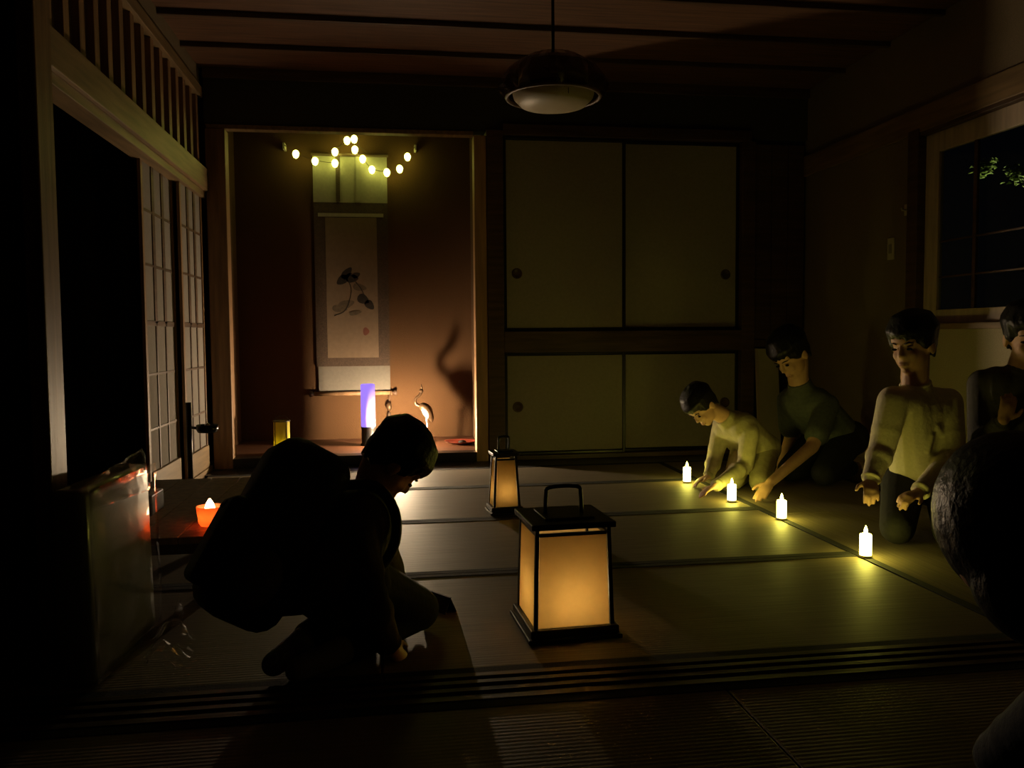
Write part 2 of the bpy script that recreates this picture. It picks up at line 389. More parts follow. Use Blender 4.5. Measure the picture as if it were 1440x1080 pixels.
def sash(y0, y1, x):
    t = .085
    B('sash_stile', 'window_frame', wn1, x-.015, x+.015, y1-t-.02, y1, wz0, wz1); B('sash_stile', 'window_frame', wn1, x-.015, x+.015, y0, y0+t, wz0, wz1)
    B('sash_rail', 'window_frame', wn1, x-.015, x+.015, y0+t, y1-t-.02, wz1-.1, wz1); B('sash_rail', 'window_frame', wn1, x-.015, x+.015, y0+t, y1-t-.02, wz0, wz0+.07)
    g = B('pane', 'glass', wn1, x-.002, x+.002, y0+t, y1-t-.02, wz0+.07, wz1-.1, bev=0)
    ym = y0+t+(y1-y0-2*t)*.62
    B('muntin', 'wood_dark', wn1, x-.008, x+.008, ym-.012, ym+.012, wz0+.07, wz1-.1)
    for z in (1.08, 1.26): B('muntin', 'wood_dark', wn1, x-.005, x+.005, y0+t, y1-t-.02, z-.005, z+.005)
sash(3.15, wy1, XR+.03); sash(wy0, 3.20, XR+.062)
# ================================================================== OUTSIDE THE WINDOW
tr = thing('garden_tree', label='garden tree with pale lit leaves seen through the window', cat='tree')
obj('trunk', tube(BM(), smooth_path([(5.6, 6.2, -.1), (5.55, 6.25, 1.2), (5.3, 6.1, 2.0), (4.9, 5.9, 2.3)], 4), [.09]*9+[.04]*4, 8), 'wood_dark', tr, True)
def leaves(c, n, sx, sz, seed):
    rnd = random.Random(seed); bm = BM()
    for _ in range(n):
        p = Vector(c)+Vector((rnd.gauss(0, sx), rnd.gauss(0, sx), rnd.gauss(0, sz)))
        q = Matrix.Rotation(rnd.uniform(0, 6.3), 3, 'Z') @ Matrix.Rotation(rnd.uniform(-1, 1), 3, 'X')
        L, W = rnd.uniform(.035, .06), .015
        v = [bm.verts.new(p+q @ Vector(a)) for a in ((0, 0, 0), (L*.5, W, .008), (L, 0, -.01), (L*.5, -W, .008))]
        bm.faces.new(v)
    return bm
for i, px in enumerate(((1385, 236), (1432, 246))):
    c = P(px[0], px[1], Y=5.9 if i == 0 else 5.6)
    o = obj('foliage', leaves(c, 90, .034, .034, 3+i), 'leaf', tr); o['kind'] = 'stuff'
gl = thing('added_leaf_lamp', label='unseen lamp added outside to light the tree leaves', cat='lamp')  # lamp added to light the leaves; the real source is unseen
lp = P(1408, 330, Y=5.75)+Vector((.25, .0, 0)); lp.z = 1.32
obj('pole', tube(BM(), [(lp.x, lp.y, -.1), (lp.x, lp.y, lp.z-.07)], .02, 8), 'black_metal', gl, True)
obj('lamp_head', lathe(BM(), [(.02, -.075), (.06, -.07), (.075, .0), (.07, .0), (.055, -.06)], lp, 20, cap=False), 'black_metal', gl, True)
obj('bulb', sphere(BM(), lp+Vector((0, 0, -.035)), .02), emitter('added_leaf_lamp_glow', (1, .95, .6), 1500), gl, True)
tag(obj('floor_garden', box(BM(), XR+.1, 9, -2, 11, -.2, -.1), mat('dark_soil', (.03, .03, .02), .95)), kind='structure')

# ================================================================== HANGING SCROLL
ys = YB-.022
sc_ = thing('hanging_scroll', label='tall hanging scroll with flower painting on the alcove wall', cat='scroll')
def rect(px0, py0, px1, py1, yy, th=.004):
    a, b = P(px0, py1, Y=yy), P(px1, py0, Y=yy)
    return (a.x, b.x, yy-th/2, yy+th/2, a.z, b.z)
def cloth(name, m, r, parent=sc_, bev=0): return B(name, m, parent, *r, bev=bev)
x0, x1 = P(441, 300, Y=ys).x, P(545, 300, Y=ys).x
z = lambda py: P(493, py, Y=ys).z
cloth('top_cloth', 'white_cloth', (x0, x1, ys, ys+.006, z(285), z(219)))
cloth('middle_cloth', 'brocade', (x0, x1, ys+.001, ys+.007, z(515), z(285)))
xb0, xb1 = P(449, 535, Y=ys).x, P(546, 535, Y=ys).x
cloth('bottom_cloth', 'lower_cloth', (x0+.012, x1, ys, ys+.006, z(553), z(515)))
pt = cloth('painting', 'painting', (P(459, 400, Y=ys).x, P(531, 400, Y=ys).x, ys-.002, ys+.004, z(503), z(306)))
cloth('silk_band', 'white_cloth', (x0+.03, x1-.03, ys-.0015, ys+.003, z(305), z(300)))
for fx in (475, 503):
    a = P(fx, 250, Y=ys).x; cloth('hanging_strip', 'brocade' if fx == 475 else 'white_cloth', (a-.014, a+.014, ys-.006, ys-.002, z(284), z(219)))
obj('top_rod', tube(BM(), [(x0-.01, ys-.004, z(218)), (x1+.01, ys-.004, z(218))], .011, 10), 'wood_dark', sc_, True)
ro = obj('roller', tube(BM(), [(x0-.02, ys-.008, z(553)), (x1+.012, ys-.008, z(553))], .016, 12), 'wood_mid', sc_, True)
for s, xx in ((-1, x0-.02), (1, x1+.012)):
    obj('roller_knob', tube(BM(), [(xx, ys-.008, z(553)), (xx+s*.01, ys-.008, z(553)), (xx+s*.016, ys-.008, z(553)), (xx+s*.034, ys-.008, z(553)), (xx+s*.036, ys-.008, z(553))], [.012, .012, .02, .022, .01], 12), 'wood_dark', ro, True)
nl = P(493, 196, Y=ys)
obj('hanging_cord', tube(BM(), [(x0+.12, ys-.006, z(218)), (nl.x, ys-.012, nl.z), (x1-.12, ys-.006, z(218))], .003, 6), 'brocade', sc_, True)
obj('hook', tube(BM(), [(nl.x, YB, nl.z), (nl.x, YB-.035, nl.z), (nl.x, YB-.035, nl.z+.015)], .004, 6), 'bronze', sc_, True)
# painted leaves and petals: thin print pieces lying on the silk
def blotch(name, pts, m, k=0):
    bm = BM(); v = []
    for px, py in pts:
        p = P(px, py, Y=ys); v.append(bm.verts.new((p.x, ys-.0032-.0002*k, p.z)))
    f = bm.faces.new(v); r = bmesh.ops.extrude_face_region(bm, geom=[f])
    for g in r['geom']:
        if isinstance(g, bmesh.types.BMVert): g.co.y += .0012
    obj(name, bm, m, pt)
def petal(cx, cy, ang, L, W, m, k=0, name='painted_leaf'):
    pts = []
    for i in range(14):
        t = 2*math.pi*i/14; a = L*math.cos(t); b = W*math.sin(t)*(1-.35*math.cos(t))
        pts.append((cx+a*math.cos(ang)-b*math.sin(ang), cy+a*math.sin(ang)+b*math.cos(ang)))
    blotch(name, pts, m, k)
for a in ((488, 384, -.9, 10, 5.5), (481, 394, 2.5, 9, 6), (495, 391, .1, 9, 6.5), (501, 387, -.4, 6, 4), (511, 421, .5, 9, 6.5), (520, 429, .8, 8, 5.5)): petal(*a, 'ink')
for i, a in enumerate(((487, 428, -.3, 12, 6), (478, 434, .1, 11, 5), (506, 404, .2, 10, 5), (500, 440, -.2, 9, 3))): petal(*a, 'wash', 1+i, 'painted_petal')
for pth in (((490, 395), (494, 410), (486, 436), (470, 444)), ((500, 396), (510, 410), (512, 424))):
    q = [P(*p, Y=ys) for p in pth]
    obj('painted_stem', tube(BM(), [(p.x, ys-.0022, p.z) for p in smooth_path(q, 4)], .0035, 6), 'ink', pt, True)
petal(515, 466, 0, 4.5, 5.5, 'seal', 0, 'painted_seal')
# weight hanging from the roller
wt = thing('scroll_weight', label='dark tasselled weight hanging from the scroll roller end', cat='weight')
q = P(547, 560, Y=ys-.03)
obj('cord', tube(BM(), [(q.x+.015, q.y, z(552)), (q.x, q.y, q.z-.02)], .003, 6), 'brocade', wt)
obj('bead', lathe(BM(), [(.003, -.055), (.016, -.045), (.021, -.02), (.016, .0), (.006, .01)], (q.x, q.y, q.z-.04), 14), 'bronze', wt, True)
obj('tassel', lathe(BM(), [(.004, .05), (.012, .04), (.015, 0), (.018, -.08)], (q.x, q.y, q.z-.15), 12), 'brocade', wt, True)

# ================================================================== STRING LIGHTS
sl = thing('string_lights', label='string of yellow-green lights draped over the top of the scroll', cat='lights')
bp_ = [(399, 203), (416, 215), (443, 225), (471, 228), (471, 212), (488, 196), (498, 194), (499, 209), (510, 222), (523, 237), (544, 241), (562, 236), (573, 219), (584, 206)]
yl = YB-.085
wp = [P(a, b, Y=yl-.02*math.sin(i*1.3)) for i, (a, b) in enumerate(bp_)]
obj('wire', tube(BM(), smooth_path(wp, 5), .0022, 6), 'brocade', sl, True)
for p in wp[1:-1]:
    b = BM(); lathe(b, [(.002, -.034), (.015, -.027), (.022, -.010), (.023, .004), (.015, .018), (.006, .023)], p+Vector((0, 0, -.004)), 14)
    obj('bulb', b, 'string', sl, True)
for p in (wp[0], wp[-1]):
    obj('clip', box(BM(), p.x-.008, p.x+.008, p.y-.004, YB, p.z-.03, p.z+.012, bev=.002), 'pale_plastic', sl)

# ================================================================== ALCOVE THINGS
LIFT = .035
M['purple'].node_tree.nodes['Principled BSDF'].inputs['Base Color'].default_value = (.22, .18, .3, 1)
tl = thing('candle_lamp', label='bright warm candle lamp on the alcove floor behind the kneeling boy', cat='lamp')
lc = (.045, 5.66, ZT-.002+LIFT)
obj('base', lathe(BM(), [(.04, -LIFT), (.042, -LIFT+.004), (.034, -LIFT+.012), (.020, .01), (.038, .055), (.038, .06)], lc, 24), 'lacquer', tl, True)
obj('wax_body', lathe(BM(), [(.022, .06), (.018, .062), (.018, .110), (.012, .114)], lc, 20), 'toko_led', tl, True)
for k in range(3): obj('cap_post', tube(BM(), [(lc[0]+.034*math.cos(k*2.094+.5), lc[1]+.034*math.sin(k*2.094+.5), lc[2]+.055), (lc[0]+.034*math.cos(k*2.094+.5), lc[1]+.034*math.sin(k*2.094+.5), lc[2]+.132)], .0022, 6), 'lacquer', tl)
obj('cap', lathe(BM(), [(.043, .130), (.044, .134), (.012, .142), (.004, .15)], lc, 24), 'lacquer', tl, True)
pc = thing('led_pillar', label='glowing purple-blue LED pillar on a stand in the alcove', cat='lamp')
pq = P(518, 600, Y=5.76); z0, z1 = pq.z, P(518, 540, Y=5.76).z
obj('stand', lathe(BM(), [(.055, ZT-.002), (.055, ZT+.01), (.047, ZT+.016), (.047, z0-.015), (.05, z0-.008), (.05, z0)], (pq.x, pq.y, 0), 24), 'lacquer', pc, True)
obj('pillar', lathe(BM(), [(.044, z0), (.048, z0+.004), (.048, z1-.006), (.042, z1), (.01, z1-.003)], (pq.x, pq.y, 0), 28), 'purple', pc, True)
# yellow jar lantern at the left of the alcove
yj = thing('jar_lantern', label='yellow paper jar lantern on the alcove floor by the left post', cat='lantern')
jq = P(397, 637, z=ZT); jx, jy = jq.x, jq.y
obj('base', lathe(BM(), [(.06, 0), (.062, .003), (.062, .012), (.052, .016)], (jx, jy, ZT-.002), 24), 'pale_plastic', yj, True)
obj('shade', lathe(BM(), [(.05, .016), (.05, .2), (.048, .2), (.048, .018)], (jx, jy, ZT), 28, cap=False), 'jar_paper', yj, True)
for k in range(4):
    a = k*math.pi/2+.75; obj('frame_post', tube(BM(), [(jx+.052*math.cos(a), jy+.052*math.sin(a), ZT+.012), (jx+.052*math.cos(a), jy+.052*math.sin(a), ZT+.205)], .003, 6), 'lantern_wood', yj)
obj('top_ring', tube(BM(), [(jx+.052*math.cos(t*.3927), jy+.052*math.sin(t*.3927), ZT+.205) for t in range(16)], .004, 6, closed=True), 'lantern_wood', yj, True)
obj('handle', tube(BM(), smooth_path([(jx-.05, jy, ZT+.205), (jx-.02, jy, ZT+.235), (jx+.02, jy, ZT+.235), (jx+.05, jy, ZT+.205)], 4), .002, 6), 'lantern_wood', yj, True)
obj('bulb', lathe(BM(), [(.01, .02), (.016, .022), (.016, .05), (.006, .052), (.003, .066)], (jx+.018, jy-.012, ZT), 14), 'yel_bulb', yj, True)
# crane ornament
cr_ = thing('crane_ornament', label='slender crane ornament with curved neck standing in the alcove', cat='ornament')
yc = 5.86
cp = lambda x, y, dy=0: P(x, y, Y=yc+dy)
neck = smooth_path([cp(593, 550), cp(590, 556), cp(585, 560), cp(584, 566), cp(588, 570), cp(594, 571)], 4)
n_ = len(neck)
obj('neck', tube(BM(), neck, [.010+.012*max(0, (i/n_-.6)) for i in range(n_)], 10), 'bronze', cr_, True)
hd = cp(592.5, 549.5)
hb = sphere(BM(), hd, (.014, .012, .016)); tube(hb, [cp(593, 547), cp(592.5, 540)], [.007, .001], 8)
obj('head', hb, 'bronze', cr_, True)
bd = smooth_path([cp(590, 570), cp(597, 573), cp(602, 579), cp(606, 588), cp(607.5, 594)], 4)
obj('body', tube(BM(), bd, [.012, .02, .027, .03, .033, .035, .036, .036, .034, .031, .028, .024, .02, .016, .011, .006, .003], 12), 'bronze', cr_, True)
br = smooth_path([cp(594, 575, -.012), cp(599, 580, -.018), cp(602, 588, -.014)], 4)
obj('breast', tube(BM(), br, [.008, .014, .019, .022, .023, .022, .018, .012, .005], 12), 'white_feather', cr_, True)
foot = []
for s in (-1, 1):
    a = cp(600, 588, s*.014); b = Vector((a.x+.004, yc+s*.018, .18)); c = Vector((a.x-.012, yc+s*.02, ZT+.016))
    obj('leg', tube(BM(), [a, b, c], [.009, .006, .005], 8), 'white_feather', cr_, True)
    foot.append(c)
obj('base', lathe(BM(), [(.055, -.002), (.056, .006), (.045, .014), (.0, .018)], ((foot[0].x+foot[1].x)/2, yc, ZT), 20, cap=False), 'bronze', cr_, True)
# low dark tray lying on the alcove floor by the right post
ty = thing('lacquer_dish', label='flat reddish lacquer dish lying by the alcove right wall', cat='dish')
tq = P(648, 624, z=ZT)
obj('dish', lathe(BM(), [(.03, 0), (.07, .006), (.11, .022), (.113, .024), (.108, .022), (.07, .01), (.0, .006)], (tq.x, tq.y, ZT-.002), 28, cap=False), mat('red_lacquer', (.20, .035, .02), .35, .1), ty, True)
obj('stone', sphere(BM(), (tq.x+.01, tq.y, ZT+.012), (.028, .022, .014)), 'ink', ty, True)

# ================================================================== LANTERNS
def lantern(loc, rz, wb_, wt_, h, label, base=.018, handle_h=.07, L=None):
    t = thing('paper_lantern', loc, rz, label=label, cat='lantern', group='square paper floor lanterns')
    hb, ht = wb_/2, wt_/2; bh = .034
    b = BM(); box(b, -hb-base, hb+base, -hb-base, hb+base, 0, .012, bev=.003); box(b, -hb-base*.6, hb+base*.6, -hb-base*.6, hb+base*.6, .012, bh, bev=.003)
    obj('base', b, 'lantern_wood', t)
    pt_ = .010; zt = h-.022
    def corner(sx, sy, z, off=0):
        k = (z-bh)/(zt-bh); wv = hb+(ht-hb)*k-off; return Vector((sx*wv, sy*wv, z))
    for sx in (-1, 1):
        for sy in (-1, 1):
            bt = [corner(sx, sy, bh)]; 
            def ring(z): 
                c = corner(sx, sy, z); return [c, c-Vector((sx*pt_, 0, 0)), c-Vector((sx*pt_, sy*pt_, 0)), c-Vector((0, sy*pt_, 0))]
            bm = BM(); r0, r1 = ring(bh), ring(zt)
            if sx*sy < 0: r0.reverse(); r1.reverse()
            hexa(bm, r0, r1); bmesh.ops.recalc_face_normals(bm, faces=bm.faces); obj('corner_post', bm, 'lantern_wood', t)
    zr = zt-.02
    for k in range(4):
        R = Matrix.Rotation(k*math.pi/2, 3, 'Z')
        def quad(za, zb, i0, th, nm, m):
            a = corner(1, 1, za, .004).x; c = corner(1, 1, zb, .004).x
            pts_b = [(-a+i0, -a, za), (a-i0, -a, za), (a-i0, -a+th, za), (-a+i0, -a+th, za)]
            pts_t = [(-c+i0, -c, zb), (c-i0, -c, zb), (c-i0, -c+th, zb), (-c+i0, -c+th, zb)]
            bm = BM(); hexa(bm, [R @ Vector(p) for p in pts_b], [R @ Vector(p) for p in pts_t]); return obj(nm, bm, m, t)
        quad(bh, zr, .008, .0012, 'paper_panel', 'lpaper')
        quad(zr, zr+.008, .008, .010, 'top_rail', 'lantern_wood')
    b = BM(); tw = ht+.012; box(b, -tw, tw, -tw, tw, zt, h-.006, bev=.003); box(b, -tw*.6, tw*.6, -tw*.6, tw*.6, h-.006, h, bev=.002)
    lid = obj('lid', b, 'lantern_wood', t)
    hw = ht*.5
    hp = [(-hw, 0, h-.002), (-hw*.96, 0, h+handle_h*.7), (-hw*.75, 0, h+handle_h), (hw*.75, 0, h+handle_h), (hw*.96, 0, h+handle_h*.7), (hw, 0, h-.002)]
    obj('handle', tube(BM(), smooth_path(hp, 4), .0055, 8), 'lantern_wood', t, True)
    obj('candle', lathe(BM(), [(.018, bh-.004), (.018, bh+.035), (.008, bh+.037)], (0, 0, 0), 14), 'pale_plastic', t, True)
    obj('flame', lathe(BM(), [(.004, bh+.038), (.012, bh+.048), (.013, bh+.062), (.008, bh+.085), (.002, bh+.105)], (0, 0, 0), 14), L or 'lant_bulb', t, True)
    return t
pa, pb_ = P(744, 910, z=0), P(876, 899, z=0)
ang = math.atan2(pb_.y-pa.y, pb_.x-pa.x); wl_ = (pb_-pa).length
cen = (pa+pb_)/2+Vector((-math.sin(ang), math.cos(ang), 0))*wl_/2
lantern((cen.x, cen.y, .003), ang, wl_-.036, wl_-.05, .315, 'large square paper lantern glowing amber, set mid floor on the tatami')
pa, pb_ = P(689, 727, z=0), P(736, 724, z=0); wl_ = (pb_-pa).length
cen = (pa+pb_)/2+Vector((0, wl_/2, 0))
lantern((cen.x, cen.y, .003), math.radians(4), wl_-.03, wl_-.055, .282, 'smaller slender paper lantern standing beyond the large lantern', base=.015, handle_h=.06, L=emitter('small_lantern_glow', (1., .76, .42), 14))

# ================================================================== LED CANDLES
labels = ['glowing LED candle by the leaning child, closest to the closet doors', 'glowing LED candle between the leaning child and the bare planted hand',
          'glowing LED candle on the mat seam just past the planted hand', 'glowing LED candle in front of the boy in the cream sweatshirt']
for (px, py), lb in zip(((966, 679), (1029, 706), (1099, 731), (1217, 784)), labels):
    q = P(px, py, z=0)
    t = thing('led_candle', (q.x, q.y, .0012), label=lb, cat='candle', group='LED candles along the mat seam')
    obj('base', lathe(BM(), [(.019, 0), (.0215, .001), (.0215, .008), (.020, .009)], (0, 0, 0), 20), 'pale_plastic', t, True)
    obj('wax_body', lathe(BM(), [(.020, .009), (.0205, .011), (.0205, .078), (.0195, .083), (.015, .085), (.006, .083)], (0, 0, 0), 20), 'led', t, True)
    obj('flame', lathe(BM(), [(.003, .083), (.0065, .090), (.007, .096), (.004, .106), (.0008, .114)], (0, 0, 0), 14), 'led_tip', t, True)

# ================================================================== PENDANT LAMP
pl = thing('pendant_lamp', label='unlit round pendant lamp with pale pleated shade hanging from the ceiling', cat='lamp')
pc_ = Vector((.714, 3.6, 0))
obj('ceiling_cap', lathe(BM(), [(.045, ZC-.03), (.05, ZC-.02), (.05, ZC)], pc_, 24), 'shade_frame', pl, True)
obj('cord', tube(BM(), [(pc_.x, pc_.y, ZC), (pc_.x, pc_.y, 2.0)], .007, 8), 'black_metal', pl, True)
ou = BM(); n = 48; prof = [(.055, 2.005), (.11, 1.985), (.19, 1.935), (.232, 1.875), (.235, 1.855), (.20, 1.815)]
rings = []
for r, zz in prof:
    rings.append([ou.verts.new((pc_.x+(r+(.004 if i % 2 else -.004)*(r > .1))*math.cos(2*math.pi*i/n), pc_.y+(r+(.004 if i % 2 else -.004)*(r > .1))*math.sin(2*math.pi*i/n), zz)) for i in range(n)])
for a, b in zip(rings, rings[1:]):
    for i in range(n): ou.faces.new((a[i], a[(i+1) % n], b[(i+1) % n], b[i]))
bmesh.ops.solidify(ou, geom=list(ou.faces), thickness=.003)
obj('shade', ou, thin_film('smoky_shade', .02, (.55, .45, .34)), pl)
obj('inner_drum', lathe(BM(), [(.135, 1.965), (.148, 1.95), (.150, 1.86), (.146, 1.86), (.144, 1.945), (.13, 1.96)], pc_, 40, cap=False), 'plastic_shade', pl, True)
obj('diffuser', lathe(BM(), [(.175, 1.835), (.17, 1.815), (.14, 1.785), (.08, 1.772), (.0, 1.77)], pc_, 40, cap=False), 'plastic_shade', pl, True)
obj('rim', tube(BM(), [(pc_.x+.20*math.cos(k*.1309), pc_.y+.20*math.sin(k*.1309), 1.82) for k in range(48)], .008, 8, closed=True), 'shade_frame', pl, True)
obj('pull_string', tube(BM(), [(pc_.x+.03, pc_.y-.15, 1.9), (pc_.x+.03, pc_.y-.17, 1.79)], .0015, 6), 'black_metal', pl)

# ================================================================== LEFT SIDE: TABLE, STAND, WRAPPED CASE
tb = thing('low_table', label='low dark table along the paper doors behind the backpack', cat='table')
tx0, tx1, ty0, ty1, tz = -1.0, -.52, 2.62, 3.72, .20
for i in range(4): B('top_plank', 'wood_mid', tb, tx0+i*.12+.001, tx0+i*.12+.119, ty0, ty1, tz-.022, tz)
B('apron', 'wood_dark', tb, tx0+.03, tx1-.03, ty0+.03, ty1-.03, tz-.06, tz-.022)
for sx in (tx0+.03, tx1-.075):
    for sy in (ty0+.03, ty1-.075): B('leg', 'wood_dark', tb, sx, sx+.045, sy, sy+.045, .0, tz-.05)
cu = thing('candle_cup', label='orange candle cup glowing white on the low table', cat='candle')
q = P(296, 742, z=tz); cx_, cy_ = min(q.x, tx1-.06), q.y
cx_, cy_ = P(296, 742, Y=2.78).x, 2.78
if cx_ > tx1-.045: cx_ = tx1-.045
obj('cup', lathe(BM(), [(.0, .002), (.03, .0), (.036, .01), (.042, .062), (.040, .062), (.034, .012), (.0, .006)], (cx_, cy_, tz), 26, cap=False), 'red_paper', cu, True)
obj('flame', lathe(BM(), [(.006, .012), (.016, .02), (.018, .05), (.012, .07), (.003, .085)], (cx_, cy_, tz), 14), 'cup_bulb', cu, True)
db = thing('dark_box', label='small dark box with a pale knob on the low table', cat='box')
bx_ = P(268, 715, Y=3.0)
obj('body', box(BM(), tx0+.08, tx0+.2, 2.95, 3.1, tz, tz+.07, bev=.005), 'black_metal', db)
obj('knob', sphere(BM(), (tx0+.14, 2.945, tz+.04), .012), 'steel', db, True)
st = thing('dish_stand', label='black metal stand with a small side dish before the paper doors', cat='stand')
sx_, sy_ = P(267, 640, Y=4.25).x, 4.25
zt_ = P(267, 566, Y=4.25).z
obj('foot', lathe(BM(), [(.09, 0), (.092, .006), (.03, .018), (.02, .03)], (sx_, sy_, .002), 28), 'black_metal', st, True)
obj('pole', tube(BM(), [(sx_, sy_, .02), (sx_, sy_, zt_)], .013, 12), 'black_metal', st, True)
da, dbq = P(276, 602, Y=4.2), P(307, 602, Y=4.2); dc = (da+dbq)/2
obj('arm', tube(BM(), [(sx_, sy_, dc.z), (dc.x-.04, dc.y, dc.z)], .007, 8), 'black_metal', st, True)
r_ = (dbq.x-da.x)/2
obj('dish', lathe(BM(), [(.01, -.02), (r_*.85, -.02), (r_, -.006), (r_, .016), (r_*.93, .016), (r_*.9, -.006), (0, -.008)], dc, 28, cap=False), 'black_metal', st, True)
obj('finial', sphere(BM(), dc+Vector((0, 0, .012)), .014), 'steel', st, True)
# wrapped flat case leaning by the pillar
wc = thing('wrapped_case', label='tall flat case wrapped in clear plastic beside the near pillar', cat='case')
a0 = P(133, 968, z=0); a1 = P(222, 880, z=0); wd = .09; zt2 = P(150, 683, Y=a0.y+.06).z
dv = (a1-a0); dv.z = 0; Lc = dv.length; dv.normalize(); nv_ = Vector((-dv.y, dv.x, 0))
def cpt(l, wv, zz): return a0+dv*l+nv_*wv+Vector((0, 0, zz))
bm = BM(); hexa(bm, [cpt(.0, 0, 0), cpt(Lc, 0, 0), cpt(Lc, wd, 0), cpt(0, wd, 0)], [cpt(.0, .01, zt2), cpt(Lc, .01, zt2), cpt(Lc, wd, zt2), cpt(0, wd, zt2)])
bmesh.ops.bevel(bm, geom=list(bm.edges), offset=.02, segments=4, affect='EDGES', profile=.5)
bmesh.ops.recalc_face_normals(bm, faces=bm.faces)
obj('case_body', bm, 'case', wc, True)
def film(name, pts, thick=.0015, amp=.0035, n=14, seed=1):
    rnd = random.Random(seed); bm = BM(); p00, p10, p11, p01 = [Vector(p) for p in pts]; g = []
    for i in range(n+1):
        g.append([])
        for j in range(n+1):
            u, v = i/n, j/n
            p = p00*(1-u)*(1-v)+p10*u*(1-v)+p11*u*v+p01*(1-u)*v
            p = p+nv_*(-amp*abs(math.sin(u*9+3*v+seed)*math.cos(v*7-u*2)))+Vector((rnd.uniform(-1, 1), rnd.uniform(-1, 1), rnd.uniform(-.4, .4)))*amp*.35
            g[-1].append(bm.verts.new(p))
    for i in range(n):
        for j in range(n): bm.faces.new((g[i][j], g[i+1][j], g[i+1][j+1], g[i][j+1]))
    bmesh.ops.solidify(bm, geom=list(bm.faces), thickness=thick)
    return obj(name, bm, 'film', wc, True)
film('wrap_side', [cpt(-.004, -.008, .01), cpt(Lc+.01, -.008, .01), cpt(Lc+.01, -.004, zt2), cpt(-.004, -.004, zt2)])
film('wrap_end', [cpt(-.01, -.006, .01), cpt(-.01, wd, .01), cpt(-.01, wd, zt2), cpt(-.01, -.006, zt2)], seed=2)
film('wrap_flap', [cpt(.03, .0, zt2-.05), cpt(Lc*.95, .0, zt2-.07), cpt(Lc*.95, .02, zt2+.045), cpt(.03, .02, zt2+.012)], seed=3, amp=.006)
pf = thing('plastic_film', label='crumpled clear plastic film on the mat beside the wrapped case', cat='plastic')
rnd = random.Random(5); bm = BM(); g = []
fq, fr_ = P(222, 950, z=.0), P(252, 872, z=.0)
for i in range(19):
    g.append([])
    for j in range(9):
        u, v = i/18, j/8
        p = fq.lerp(fr_, u)+nv_*(.05-.12*v)*(.6+.4*math.sin(u*5))
        p.z = .006+.055*math.sin(v*math.pi)*abs(math.sin(u*7+1))+rnd.uniform(0, .014)
        g[-1].append(bm.verts.new(p))
for i in range(18):
    for j in range(8): bm.faces.new((g[i][j], g[i+1][j], g[i+1][j+1], g[i][j+1]))
bmesh.ops.solidify(bm, geom=list(bm.faces), thickness=.0012)
obj('sheet', bm, 'film', pf)
# small folded dark card on the mat
fc = thing('folded_card', label='small folded dark card lying on the tatami by the large lantern', cat='card')
ca, cb = P(596, 848, z=0), P(634, 862, z=0); dv2 = (cb-ca).normalized(); n2 = Vector((-dv2.y, dv2.x, 0))
if n2.y < 0: n2 = -n2
for s in (-1, 1):
    bm = BM(); top = Vector((0, 0, .045)); o1 = n2*s*.022; th = n2*s*-.003
    hexa(bm, [ca+o1, cb+o1, cb+o1+th, ca+o1+th], [ca+top, cb+top, cb+top+th, ca+top+th]); bmesh.ops.recalc_face_normals(bm, faces=bm.faces)
    obj('leaf_panel', bm, 'card', fc)
# pale sheet leaning next to the closet, switch on the right wall
ps = thing('pale_sheet', label='pale board leaning on the back wall beside the lower closet doors', cat='board')
a, b = P(1052, 560, Y=D-.06), P(1080, 490, Y=D-.06)
obj('board', hexa(BM(), [(2.40, D-.10, .004), (2.55, D-.10, .004), (2.55, D-.085, .004), (2.40, D-.085, .004)], [(2.40, D-.035, .70), (2.55, D-.035, .70), (2.55, D-.02, .70), (2.40, D-.02, .70)]), 'pale_plastic', ps)
obj('edge_strip', hexa(BM(), [(2.395, D-.103, .004), (2.41, D-.103, .004), (2.41, D-.083, .004), (2.395, D-.083, .004)], [(2.395, D-.038, .702), (2.41, D-.038, .702), (2.41, D-.018, .702), (2.395, D-.018, .702)]), 'window_frame', ps)
sw = thing('wall_hook', label='small pale hook fixed on the pillar beside the window', cat='hook')
hq = P(1276, 295, X=XR)
obj('plate', box(BM(), XR-.008, XR, hq.y-.018, hq.y+.018, hq.z-.03, hq.z+.03, bev=.003), 'pale_plastic', sw)
obj('peg', tube(BM(), [(XR-.004, hq.y, hq.z), (XR-.03, hq.y, hq.z-.004), (XR-.034, hq.y, hq.z+.012)], .005, 8), 'pale_plastic', sw, True)
ws = thing('light_switch', label='narrow pale switch plate on the right wall', cat='switch')
hq = P(1254, 350, X=XR)
obj('plate', box(BM(), XR-.008, XR, hq.y-.03, hq.y+.03, hq.z-.06, hq.z+.06, bev=.003), 'pale_plastic', ws)
obj('rocker', box(BM(), XR-.013, XR-.006, hq.y-.013, hq.y+.013, hq.z-.025, hq.z+.025, bev=.002), 'white_cloth', ws)

